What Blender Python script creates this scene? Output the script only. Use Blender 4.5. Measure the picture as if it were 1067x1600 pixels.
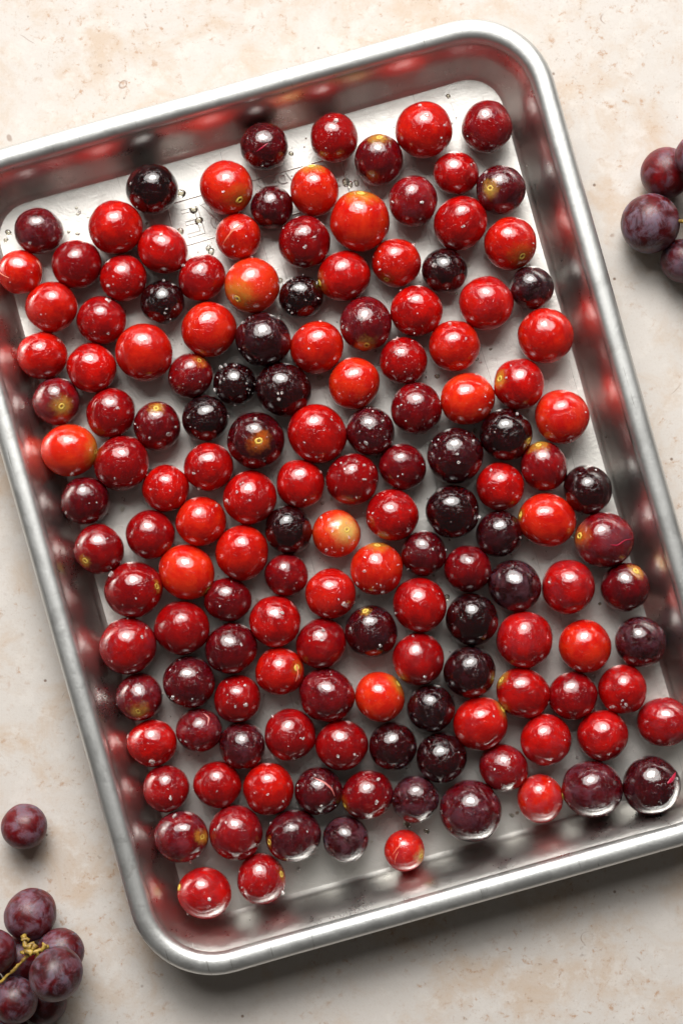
import bpy, bmesh, math, random
import numpy as np
from mathutils import Vector, Matrix, noise as mn

random.seed(11)
rng = np.random.default_rng(11)
for o in list(bpy.data.objects):
    bpy.data.objects.remove(o)
scene = bpy.context.scene
COL = scene.collection

# ------------------------------------------------------------------ camera
CAMZ = 0.721            # metres above the table
FPX = 2863.0            # focal length in pixels of the 1067 x 1600 photograph
cd = bpy.data.cameras.new("camera")
cam = bpy.data.objects.new("camera", cd)
COL.objects.link(cam)
cam.location = (0, 0, CAMZ)
cam.rotation_euler = (0, 0, 0)
cd.sensor_fit = 'VERTICAL'
cd.sensor_height = 24.0
cd.lens = 24.0 * FPX / 1600.0
cd.clip_start = 0.01
cd.clip_end = 20.0
cd.dof.use_dof = True
cd.dof.focus_distance = CAMZ - 0.016
cd.dof.aperture_fstop = 7.1
scene.camera = cam
scene.render.resolution_x = 682
scene.render.resolution_y = 1024

# ------------------------------------------------------------------ light
w = bpy.data.worlds.new("World")
scene.world = w
w.use_nodes = True
bg = w.node_tree.nodes['Background']
bg.inputs[0].default_value = (1.0, 0.91, 0.82, 1)
bg.inputs[1].default_value = 0.062


def area(name, loc, target, sx, sy, power, colr):
    ld = bpy.data.lights.new(name, 'AREA')
    ld.shape = 'ELLIPSE'
    ld.size = sx
    ld.size_y = sy
    ld.energy = power
    ld.color = colr
    o = bpy.data.objects.new(name, ld)
    COL.objects.link(o)
    o.location = loc
    d = Vector(target) - Vector(loc)
    o.rotation_euler = d.to_track_quat('-Z', 'Y').to_euler()
    return o


area("softbox_diffuser", (-0.14, 1.30, 1.25), (0, 0.0, 0), 2.10, 1.60, 53.0, (1.0, 0.968, 0.93))
area("softbox_hot_centre", (-0.14, 1.29, 1.24), (0, 0.0, 0), 0.86, 0.66, 29.0, (1.0, 0.968, 0.93))
scene.view_settings.view_transform = 'Standard'
scene.view_settings.look = 'None'
scene.view_settings.exposure = 0.0
scene.view_settings.gamma = 1.0


# ------------------------------------------------------------------ helpers
def tag(o, label=None, cat=None, group=None, kind=None):
    if label: o['label'] = label
    if cat: o['category'] = cat
    if group: o['group'] = group
    if kind: o['kind'] = kind
    return o


def link(name, me, mat=None, parent=None):
    o = bpy.data.objects.new(name, me)
    COL.objects.link(o)
    if mat and me is not None and not me.materials:
        me.materials.append(mat)
    if parent: o.parent = parent
    return o


def mesh(name, verts, faces, smooth=True):
    me = bpy.data.meshes.new(name)
    me.from_pydata([tuple(map(float, v)) for v in verts], [], [tuple(map(int, f)) for f in faces])
    me.update()
    if smooth:
        me.polygons.foreach_set('use_smooth', [True] * len(me.polygons))
    return me


def unproj(px, py, z):
    """photograph pixel -> world point at height z"""
    k = (CAMZ - z) / FPX
    return np.array([(px - 533.5) * k, -(py - 800.0) * k, z])


class NT:
    """small node-tree writer"""
    def __init__(s, name):
        s.m = bpy.data.materials.new(name)
        s.m.use_nodes = True
        s.t = s.m.node_tree
        s.b = s.t.nodes['Principled BSDF']

    def n(s, typ, ins=None, **props):
        nd = s.t.nodes.new(typ)
        for k, v in props.items():
            setattr(nd, k, v)
        for k, v in (ins or {}).items():
            s.put(nd.inputs[k], v)
        return nd

    def put(s, inp, v):
        if isinstance(v, bpy.types.NodeSocket):
            s.t.links.new(v, inp)
        elif isinstance(v, bpy.types.Node):
            s.t.links.new(v.outputs[0], inp)
        else:
            inp.default_value = v

    def math(s, op, a, b=0.0, c=None, clamp=False):
        nd = s.t.nodes.new('ShaderNodeMath')
        nd.operation = op
        nd.use_clamp = clamp
        s.put(nd.inputs[0], a)
        s.put(nd.inputs[1], b)
        if c is not None: s.put(nd.inputs[2], c)
        return nd.outputs[0]

    def mix(s, f, a, b, mode='MIX'):
        nd = s.t.nodes.new('ShaderNodeMix')
        nd.data_type = 'RGBA'
        nd.blend_type = mode
        s.put(nd.inputs[0], f)
        s.put(nd.inputs[6], a)
        s.put(nd.inputs[7], b)
        return nd.outputs[2]

    def fmix(s, f, a, b):
        nd = s.t.nodes.new('ShaderNodeMix')
        s.put(nd.inputs[0], f)
        s.put(nd.inputs[2], a)
        s.put(nd.inputs[3], b)
        return nd.outputs[0]

    def ramp(s, x, lo, hi, a=0.0, b=1.0, smooth=True):
        nd = s.t.nodes.new('ShaderNodeMapRange')
        nd.interpolation_type = 'SMOOTHSTEP' if smooth else 'LINEAR'
        s.put(nd.inputs[0], x)
        s.put(nd.inputs[1], lo)
        s.put(nd.inputs[2], hi)
        s.put(nd.inputs[3], a)
        s.put(nd.inputs[4], b)
        return nd.outputs[0]

    def noise(s, vec, scale, detail=3.0, rough=0.55, dist=0.0):
        nd = s.t.nodes.new('ShaderNodeTexNoise')
        s.put(nd.inputs['Vector'], vec)
        nd.inputs['Scale'].default_value = scale
        nd.inputs['Detail'].default_value = detail
        nd.inputs['Roughness'].default_value = rough
        nd.inputs['Distortion'].default_value = dist
        return nd.outputs[0]

    def mapping(s, vec, scale=(1, 1, 1), rot=(0, 0, 0), loc=(0, 0, 0)):
        nd = s.t.nodes.new('ShaderNodeMapping')
        s.put(nd.inputs[0], vec)
        nd.inputs['Location'].default_value = loc
        nd.inputs['Rotation'].default_value = rot
        nd.inputs['Scale'].default_value = scale
        return nd.outputs[0]


# ------------------------------------------------------------------ materials
def mat_table():
    g = NT('plaster_surface')
    co = g.n('ShaderNodeTexCoord').outputs['Object']
    big = g.noise(co, 7.0, 4, 0.6)
    mid = g.noise(co, 46, 6, 0.70, 0.4)
    fine = g.noise(co, 300, 5, 0.7)
    grain = g.noise(co, 1100, 4, 0.7)
    warm = g.ramp(g.math('ADD', g.math('MULTIPLY', mid, 0.75), g.math('MULTIPLY', big, 0.55)), 0.58, 0.80)
    c = g.mix(warm, (0.515, 0.487, 0.457, 1), (0.48, 0.395, 0.32, 1))
    pale = g.ramp(g.noise(co, 85, 5, 0.68), 0.50, 0.64)
    c = g.mix(g.math('MULTIPLY', pale, 0.65), c, (0.56, 0.532, 0.50, 1))
    # tan and brown speckle, stronger where the surface is worn
    tan = g.ramp(g.noise(co, 240, 6, 0.75, 0.3), 0.54, 0.68)
    wear = g.ramp(g.math('ADD', g.math('MULTIPLY', g.noise(co, 13, 3, 0.6), 0.7), g.math('MULTIPLY', g.noise(co, 60, 3, 0.6), 0.4)), 0.47, 0.62)
    c = g.mix(g.math('MULTIPLY', g.math('MULTIPLY', tan, wear), 0.78), c, (0.36, 0.215, 0.125, 1))
    sc = g.ramp(fine, 0.60, 0.72)
    c = g.mix(g.math('MULTIPLY', g.math('MULTIPLY', sc, wear), 0.5), c, (0.16, 0.09, 0.05, 1))
    c = g.mix(g.math('MULTIPLY', g.ramp(grain, 0.54, 0.70), 0.22), c, (0.33, 0.23, 0.16, 1))
    # tiny dark pits
    vo = g.n('ShaderNodeTexVoronoi', {'Vector': co, 'Scale': 130.0, 'Randomness': 1.0})
    pit = g.ramp(vo.outputs['Distance'], 0.04, 0.11, 1.0, 0.0)
    sel = g.ramp(g.n('ShaderNodeSeparateColor', {0: vo.outputs['Color']}).outputs[0], 0.78, 0.84)
    c = g.mix(g.math('MULTIPLY', g.math('MULTIPLY', pit, sel), 0.8), c, (0.13, 0.075, 0.045, 1))
    # hairline scratches
    wv = g.noise(co, 17, 3, 0.6)
    cr = g.math('ABSOLUTE', g.math('SUBTRACT', wv, 0.5))
    crm = g.math('MULTIPLY', g.ramp(cr, 0.0, 0.004, 1.0, 0.0), g.ramp(g.noise(co, 50, 2), 0.62, 0.68))
    c = g.mix(g.math('MULTIPLY', crm, 0.6), c, (0.20, 0.12, 0.08, 1))
    g.put(g.b.inputs['Base Color'], c)
    g.put(g.b.inputs['Roughness'], 0.72)
    g.put(g.b.inputs['Specular IOR Level'], 0.25)
    h = g.math('ADD', g.math('MULTIPLY', fine, 0.5), g.math('MULTIPLY', grain, 0.35))
    h = g.math('SUBTRACT', h, g.math('MULTIPLY', g.math('MULTIPLY', pit, sel), 0.8))
    bp = g.n('ShaderNodeBump', {'Height': h, 'Strength': 0.4, 'Distance': 0.0003})
    g.put(g.b.inputs['Normal'], bp)
    return g.m


FLOOR = 0.0018


def mat_alu(name, rough, rough_floor, brushed, tone_=1.0, cool=0.0, worn=0.55):
    g = NT(name)
    co = g.n('ShaderNodeTexCoord').outputs['Object']
    big = g.noise(co, 30, 4, 0.6)
    fine = g.noise(co, 900, 3, 0.6)
    s1 = g.noise(g.mapping(co, (30, 900, 400), (0, 0, 0.05)), 1.0, 3, 0.6)
    s2 = g.noise(g.mapping(co, (700, 26, 300), (0, 0, -0.35)), 1.0, 3, 0.6)
    s3 = g.noise(g.mapping(co, (600, 20, 300), (0, 0, 0.8)), 1.0, 2, 0.6)
    s4 = g.noise(g.mapping(co, (650, 24, 300), (0, 0, 2.2)), 1.0, 2, 0.6)
    scr = g.math('ADD', g.ramp(s2, 0.69, 0.76), g.math('ADD', g.ramp(s3, 0.69, 0.76), g.ramp(s4, 0.69, 0.76)), clamp=True)
    smudge = g.ramp(g.noise(co, 95, 5, 0.65, 0.5), 0.60, 0.74)
    c = g.mix(big, ((0.68 - cool) * tone_, 0.675 * tone_, (0.645 + cool) * tone_, 1), ((0.80 - cool) * tone_, 0.79 * tone_, (0.755 + cool) * tone_, 1))
    c = g.mix(g.math('MULTIPLY', smudge, 0.5), c, (0.42, 0.41, 0.38, 1))
    c = g.mix(g.math('MULTIPLY', scr, worn), c, (0.45, 0.45, 0.43, 1))
    g.put(g.b.inputs['Base Color'], c)
    # thin dried juice smears, pinkish brown
    onfloor = g.ramp(g.n('ShaderNodeSeparateXYZ', {0: co}).outputs[2], 0.002, 0.006, 1.0, 0.35)
    juice = g.math('MULTIPLY', g.ramp(g.noise(co, 75, 6, 0.7, 1.2), 0.48, 0.60), g.ramp(g.noise(co, 17, 3, 0.6), 0.40, 0.60))
    c = g.mix(g.math('MULTIPLY', g.math('MULTIPLY', juice, onfloor), 0.55), c, (0.62, 0.40, 0.33, 1))
    film_ = g.ramp(g.noise(co, 160, 5, 0.7, 0.6), 0.38, 0.62)
    c = g.mix(g.math('MULTIPLY', onfloor, g.fmix(film_, 0.25, 0.75)), c, g.mix(1.0, c, (0.86, 0.81, 0.74, 1), 'MULTIPLY'))
    dots = g.ramp(g.noise(co, 420, 3, 0.6), 0.66, 0.73)
    c = g.mix(g.math('MULTIPLY', dots, 0.6), c, (0.22, 0.19, 0.16, 1))
    g.b.inputs['Metallic'].default_value = 1.0
    wet = g.ramp(g.noise(co, 70, 4, 0.6, 0.8), 0.52, 0.60)
    zz = g.n('ShaderNodeSeparateXYZ', {0: co}).outputs[2]
    r = g.math('ADD', g.ramp(zz, FLOOR + 0.0005, FLOOR + 0.0030, rough_floor, rough), g.math('MULTIPLY', g.math('SUBTRACT', big, 0.5), 0.10))
    r = g.math('ADD', r, g.math('MULTIPLY', g.math('SUBTRACT', fine, 0.5), 0.10))
    r = g.math('SUBTRACT', r, g.math('MULTIPLY', wet, 0.035))
    g.put(g.b.inputs['Roughness'], r)
    h = g.math('ADD', g.math('MULTIPLY', s1, brushed), g.math('MULTIPLY', fine, 0.8))
    h = g.math('SUBTRACT', h, g.math('MULTIPLY', scr, 1.1))
    h = g.math('ADD', h, g.math('MULTIPLY', g.math('MULTIPLY', film_, onfloor), 0.9))
    bp = g.n('ShaderNodeBump', {'Height': h, 'Strength': 0.30, 'Distance': 0.00012})
    g.put(g.b.inputs['Normal'], bp)
    return g.m


def mat_grape():
    g = NT('grape_skin')
    tc = g.n('ShaderNodeTexCoord').outputs['Object']
    A = lambda nm: g.n('ShaderNodeAttribute', attribute_type='OBJECT', attribute_name=nm)
    skin, skinb, patch = A('skin').outputs['Color'], A('skin_b').outputs['Color'], A('patch').outputs['Color']
    psize, bloom, seed, dry = (A(k).outputs['Fac'] for k in ('patch_size', 'bloom', 'seed', 'dry'))
    sv = g.n('ShaderNodeCombineXYZ', {0: seed, 1: g.math('MULTIPLY', seed, 1.7), 2: g.math('MULTIPLY', seed, 0.6)})
    co = g.n('ShaderNodeVectorMath', {0: tc, 1: sv.outputs[0]}, operation='ADD').outputs[0]
    z = g.n('ShaderNodeSeparateXYZ', {0: g.n('ShaderNodeVectorMath', {0: tc}, operation='NORMALIZE').outputs[0]}).outputs[2]
    blot = g.ramp(g.noise(co, 1.5, 3, 0.6), 0.38, 0.64)
    strk = g.noise(g.mapping(co, (9, 9, 1.6)), 1.0, 4, 0.65)
    f = g.math('ADD', g.math('MULTIPLY', blot, 0.75), g.math('MULTIPLY', g.ramp(strk, 0.42, 0.68), 0.35), clamp=True)
    c = g.mix(f, skin, skinb)
    # tinted shoulder round the stem end
    ang = g.math('ARCCOSINE', z)
    ang = g.math('ADD', ang, g.math('MULTIPLY', g.math('SUBTRACT', g.noise(co, 2.6, 4, 0.65), 0.5), 0.7))
    ang = g.math('ADD', ang, g.math('MULTIPLY', g.math('SUBTRACT', strk, 0.5), 0.35))
    pm = g.ramp(ang, g.math('MULTIPLY', psize, 0.15), g.math('MULTIPLY', psize, 1.15), 1.0, 0.0)
    c = g.mix(g.math('MULTIPLY', pm, 0.92), c, patch)
    # lenticels
    vo = g.n('ShaderNodeTexVoronoi', {'Vector': co, 'Scale': 7.0})
    sp = g.ramp(vo.outputs['Distance'], 0.03, 0.10, 1.0, 0.0)
    pale = g.mix(0.5, g.mix(1.0, skinb, (3.0, 3.0, 3.0, 1), 'MULTIPLY'), (0.50, 0.16, 0.09, 1))
    c = g.mix(g.math('MULTIPLY', sp, 0.05), c, pale)
    # waxy bloom
    bn = g.ramp(g.noise(co, 1.7, 6, 0.66, 0.5), 0.42, 0.64)
    bm = g.math('MULTIPLY', bn, bloom)
    c = g.mix(g.math('MULTIPLY', bm, g.fmix(dry, 0.55, 0.66)), c, g.mix(dry, (0.17, 0.07, 0.10, 1), (0.20, 0.175, 0.235, 1)))
    g.put(g.b.inputs['Base Color'], c)
    # film of oil: glossy with duller torn patches
    film = g.ramp(g.noise(co, 2.6, 5, 0.62, 0.9), 0.575, 0.595)
    fr = g.math('ADD', 0.055, g.math('MULTIPLY', film, 0.10))
    r = g.fmix(dry, fr, g.math('ADD', 0.36, g.math('MULTIPLY', bn, 0.16)))
    g.put(g.b.inputs['Roughness'], r)
    g.b.inputs['IOR'].default_value = 1.47
    g.put(g.b.inputs['Specular IOR Level'], g.fmix(dry, 0.62, 0.45))
    g.b.inputs['Subsurface Weight'].default_value = 1.0
    g.b.inputs['Subsurface Radius'].default_value = (1.0, 0.09, 0.06)
    g.b.inputs['Subsurface Scale'].default_value = 0.014
    wet = g.math('SUBTRACT', 1.0, dry)
    g.put(g.b.inputs['Coat Weight'], g.math('MULTIPLY', wet, 0.85))
    g.b.inputs['Coat Roughness'].default_value = 0.035
    g.b.inputs['Coat IOR'].default_value = 1.47
    fl = g.math('MULTIPLY', g.ramp(g.noise(co, 8.0, 3, 0.6, 0.4), 0.58, 0.66), wet)
    h = g.math('ADD', g.math('MULTIPLY', g.noise(co, 5.0, 3, 0.5), 0.55), g.math('MULTIPLY', fl, 0.35))
    h = g.math('ADD', h, g.math('MULTIPLY', film, 0.10))
    h = g.math('ADD', h, g.math('MULTIPLY', g.noise(co, 42.0, 2, 0.5), 0.03))
    bp = g.n('ShaderNodeBump', {'Height': h, 'Strength': 0.5, 'Distance': 0.0004})
    g.put(g.b.inputs['Normal'], bp)
    # the oil film on top: torn edges, beads and pores
    vb = g.n('ShaderNodeTexVoronoi', {'Vector': co, 'Scale': 5.5})
    bead = g.ramp(vb.outputs['Distance'], 0.05, 0.22, 1.0, 0.0)
    bsel = g.ramp(g.n('ShaderNodeSeparateColor', {0: vb.outputs['Color']}).outputs[0], 0.55, 0.60)
    hc = g.math('ADD', g.math('MULTIPLY', film, 0.35), g.math('MULTIPLY', g.math('MULTIPLY', bead, bsel), 0.35))
    hc = g.math('ADD', hc, g.math('MULTIPLY', g.noise(co, 3.2, 4, 0.55), 0.8))
    hc = g.math('ADD', hc, g.math('MULTIPLY', g.noise(co, 26.0, 2, 0.5), 0.03))
    bc = g.n('ShaderNodeBump', {'Height': hc, 'Strength': 0.5, 'Distance': 0.00045})
    g.put(g.b.inputs['Coat Normal'], bc)
    return g.m


def mat_plain(name, c1, c2, scale, rough, sss=0.0, bump=0.3, bdist=0.0002, spec=0.5):
    g = NT(name)
    co = g.n('ShaderNodeTexCoord').outputs['Object']
    n = g.noise(co, scale, 4, 0.6)
    g.put(g.b.inputs['Base Color'], g.mix(g.ramp(n, 0.35, 0.65), c1 + (1,), c2 + (1,)))
    g.put(g.b.inputs['Roughness'], rough)
    g.b.inputs['Specular IOR Level'].default_value = spec
    if sss:
        g.b.inputs['Subsurface Weight'].default_value = sss
        g.b.inputs['Subsurface Radius'].default_value = (1, .5, .3)
        g.b.inputs['Subsurface Scale'].default_value = 0.0012
    g.put(g.b.inputs['Normal'], g.n('ShaderNodeBump', {'Height': n, 'Strength': bump, 'Distance': bdist}))
    return g.m


def mat_clear(name, col, rough, ior, trans=1.0):
    g = NT(name)
    co = g.n('ShaderNodeTexCoord').outputs['Object']
    n = g.noise(co, 700, 2, 0.6)
    g.put(g.b.inputs['Base Color'], col + (1,))
    g.put(g.b.inputs['Roughness'], g.math('ADD', rough, g.math('MULTIPLY', n, 0.1)))
    g.b.inputs['IOR'].default_value = ior
    g.b.inputs['Transmission Weight'].default_value = trans
    return g.m


def mat_film(name):
    """thin clear drop: see-through with a wet reflection"""
    g = NT(name)
    out = [n for n in g.t.nodes if n.type == 'OUTPUT_MATERIAL'][0]
    tr = g.n('ShaderNodeBsdfTransparent', {'Color': (0.90, 0.88, 0.82, 1)})
    gl = g.n('ShaderNodeBsdfGlossy', {'Color': (1, 1, 1, 1), 'Roughness': 0.04})
    fr = g.n('ShaderNodeFresnel', {'IOR': 1.55})
    mx = g.n('ShaderNodeMixShader', {0: fr.outputs[0], 1: tr.outputs[0], 2: gl.outputs[0]})
    g.t.links.new(mx.outputs[0], out.inputs['Surface'])
    g.t.nodes.remove(g.b)
    return g.m


M_TABLE = mat_table()
M_BODY = mat_alu('pan_aluminium', 0.32, 0.54, 0.5, 0.94)
M_RIM = mat_alu('rim_aluminium', 0.47, 0.47, 0.3, 1.0, 0.025, 0.8)
M_SKIN = mat_grape()
M_SCAR = mat_plain('scar_yellow', (0.80, 0.58, 0.10), (0.40, 0.22, 0.03), 900, 0.55, 0.3)
M_PIT = mat_plain('scar_pit', (0.10, 0.035, 0.01), (0.32, 0.17, 0.03), 1500, 0.6)
M_TEAR = mat_plain('torn_skin', (0.85, 0.25, 0.14), (0.70, 0.12, 0.08), 500, 0.25, 0.4)
M_STEM = mat_plain('stem_green', (0.40, 0.27, 0.045), (0.17, 0.10, 0.02), 400, 0.5, 0.2)
M_SALT = mat_clear('salt', (1.0, 0.96, 0.94), 0.12, 1.50, 0.75)
M_OIL = mat_film('oil')

# ------------------------------------------------------------------ table
bm = bmesh.new()
N = 24
for i in range(N + 1):
    for j in range(N + 1):
        bm.verts.new(((i / N - 0.5) * 2.4, (j / N - 0.5) * 2.4, 0))
bm.verts.ensure_lookup_table()
for i in range(N):
    for j in range(N):
        a = i * (N + 1) + j
        bm.faces.new([bm.verts[k] for k in (a, a + N + 1, a + N + 2, a + 1)])
me = bpy.data.meshes.new('table_surface')
bm.to_mesh(me)
bm.free()
tag(link('table_surface', me, M_TABLE), kind='structure')

# ------------------------------------------------------------------ pan
TH = math.radians(15.75)
PC = np.array([0.0003, 0.0058])
HW, HL, RC = 0.1208, 0.1634, 0.0325      # half width, half length, outer corner radius
pan = bpy.data.objects.new('sheet_pan', None)
COL.objects.link(pan)
pan.location = (PC[0], PC[1], 0.0004)
pan.rotation_euler = (0, 0, TH)
tag(pan, 'dull silver aluminium baking sheet with rounded corners and rolled rim, full of grapes', 'baking sheet')


def ring(d, z, nc=14, ns=26):
    """rounded rectangle inset by d at height z (pan frame)"""
    hw, hl, r = HW - d, HL - d, max(RC - d, 0.002)
    cs = [(hw - r, hl - r, 0), (-(hw - r), hl - r, 90), (-(hw - r), -(hl - r), 180), (hw - r, -(hl - r), 270)]
    pts = []
    for k, (cx, cy, a0) in enumerate(cs):
        arc = [(cx + r * math.cos(math.radians(a0 + 90 * i / nc)), cy + r * math.sin(math.radians(a0 + 90 * i / nc))) for i in range(nc + 1)]
        pts += arc
        nx, ny, na = cs[(k + 1) % 4]
        e = (nx + r * math.cos(math.radians(na)), ny + r * math.sin(math.radians(na)))
        s = arc[-1]
        for i in range(1, ns):
            t = i / ns
            pts.append((s[0] + (e[0] - s[0]) * t, s[1] + (e[1] - s[1]) * t))
    return [(x, y, z) for x, y in pts]


def wob(x, y, z, a):
    v = mn.noise(Vector((x * 22, y * 22, z * 22 + 3.1))) * a
    return v


def sweep(profile, cap=True, wobble=0.0):
    vs, fs = [], []
    n = None
    for d, z in profile:
        rg = ring(d, z)
        n = len(rg)
        for (x, y, zz) in rg:
            k = 1 + wob(x, y, zz, wobble) / 0.14
            vs.append((x * k, y * k, zz + wob(y, x, zz, wobble)))
    for i in range(len(profile) - 1):
        for j in range(n):
            a, b = i * n + j, i * n + (j + 1) % n
            fs.append((a, a + n, b + n, b))
    return vs, fs, n


# inner skin, from under the rolled rim down the wall, round the cove and over the floor
prof = [(0.0078, 0.0225), (0.0084, 0.0212), (0.0090, 0.0195), (0.0105, 0.0165), (0.0122, 0.013), (0.0138, 0.0095), (0.0151, 0.0066)]
c0, z0, cr = 0.0192, FLOOR + 0.0038, 0.0038
for k in range(0, 7):
    a = math.radians(12 + (90 - 12) * k / 6)
    prof.append((c0 - cr * math.cos(a), z0 - cr * math.sin(a)))
prof += [(0.0200, FLOOR + 0.00003), (0.0215, FLOOR + 0.0), (0.026, FLOOR - 0.0), (0.031, FLOOR)]
vs, fs, n = sweep(prof, wobble=0.00035)
# floor grid closes the middle: fan of shrinking rings
base = (len(prof) - 1) * n
last = vs[base:base + n]
cur = base
for s in (0.85, 0.65, 0.4, 0.15):
    st = len(vs)
    for (x, y, z) in last:
        vs.append((x * s, y * s, FLOOR + mn.noise(Vector((x * s * 14, y * s * 14, 1))) * 0.00012))
    for j in range(n):
        fs.append((cur + j, st + j, st + (j + 1) % n, cur + (j + 1) % n))
    cur = st
ci = len(vs)
vs.append((0, 0, FLOOR))
for j in range(n):
    fs.append((cur + j, ci, cur + (j + 1) % n))
# outer skin
op = [(0.0080, 0.0212), (0.0102, 0.0190), (0.0134, 0.0125), (0.0163, 0.0060), (0.0185, 0.0020), (0.0215, 0.0002), (0.04, 0.0002)]
vo_, fo_, n2 = sweep(op)
off = len(vs)
vs += vo_
fs += [tuple(off + i for i in reversed(f)) for f in fo_]
body = link('pan_body', mesh('pan_body', vs, fs), M_BODY, pan)
bmt = bmesh.new(); bmt.from_mesh(body.data); bmesh.ops.recalc_face_normals(bmt, faces=bmt.faces[:]); bmt.to_mesh(body.data); bmt.free()

# rolled rim: a closed bead
rp = []
for k in range(21):
    a = 2 * math.pi * k / 20
    ca, sa = math.cos(a), math.sin(a)
    rx, rz = 0.00425, (0.0034 if sa >= 0 else 0.0042)
    p = 2.3
    rp.append((0.00425 + rx * math.copysign(abs(ca) ** (2 / p), ca), 0.0210 + rz * math.copysign(abs(sa) ** (2 / p), sa)))
vs, fs, n = sweep(rp, wobble=0.00025)
rim = link('rolled_rim', mesh('rolled_rim', vs, fs), M_RIM, pan)
bmt = bmesh.new(); bmt.from_mesh(rim.data); bmesh.ops.recalc_face_normals(bmt, faces=bmt.faces[:]); bmt.to_mesh(rim.data); bmt.free()


# pressed maker's panel on the floor (lines and letters seen upside down)
def pan_local(px, py, z=FLOOR):
    q = unproj(px, py, z)
    dx, dy = q[0] - PC[0], q[1] - PC[1]
    c, s = math.cos(-TH), math.sin(-TH)
    return np.array([c * dx - s * dy, s * dx + c * dy])


def ridge(parent, name, a, b, wd=0.00032, h=0.00030):
    """half-round pressed line"""
    a, b = np.array(a), np.array(b)
    d = (b - a) / np.linalg.norm(b - a)
    nrm = np.array([-d[1], d[0]])
    vs, fs = [], []
    segs = 10
    pr = [(-1, -.1), (-.6, .7), (0, 1), (.6, .7), (1, -.1)]
    for i in range(segs + 1):
        p = a + (b - a) * i / segs
        for u, v in pr:
            q = p + nrm * u * wd
            vs.append((q[0], q[1], FLOOR + v * h))
    for i in range(segs):
        for j in range(4):
            k = i * 5 + j
            fs.append((k, k + 1, k + 6, k + 5))
    return link(name, mesh(name, vs, fs), M_BODY, parent)


tl, tr = pan_local(262, 320), pan_local(531, 243)
bl, br = pan_local(277, 388), pan_local(548, 309)
for a, b in ((tl, tr), (bl, br), (tl, bl), (tr, br)):
    ridge(pan, 'embossed_line', a, b)
m1 = pan_local(326, 332); m2 = pan_local(347, 350)
ridge(pan, 'embossed_line', m1, m2, 0.0003)


def letters(txt, px, py, size, outline=False):
    cu = bpy.data.curves.new('lettering', 'FONT')
    cu.body = txt
    cu.size = size
    cu.align_x = 'CENTER'
    cu.align_y = 'CENTER'
    if outline:
        cu.fill_mode = 'NONE'
        cu.bevel_depth = 0.00016
        cu.bevel_resolution = 1
    else:
        cu.extrude = 0.00034
        cu.bevel_depth = 0.00008
        cu.offset = 0.00004
    t = bpy.data.objects.new('tmp', cu)
    COL.objects.link(t)
    dg = bpy.context.evaluated_depsgraph_get()
    me = bpy.data.meshes.new_from_object(t.evaluated_get(dg))
    bpy.data.objects.remove(t)
    me.name = 'embossed_lettering'
    me.materials.clear()
    me.materials.append(M_BODY)
    o = bpy.data.objects.new('embossed_lettering', me)
    COL.objects.link(o)
    o.parent = pan
    p = pan_local(px, py)
    o.location = (p[0], p[1], FLOOR + 0.00003)
    o.rotation_euler = (0, 0, math.pi)
    return o


letters('MADE IN', 438, 280, 0.0052)
letters('RE', 322, 338, 0.0165, True)
letters('2', 527, 284, 0.0050)
letters('.', 531, 294, 0.0050)

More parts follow.
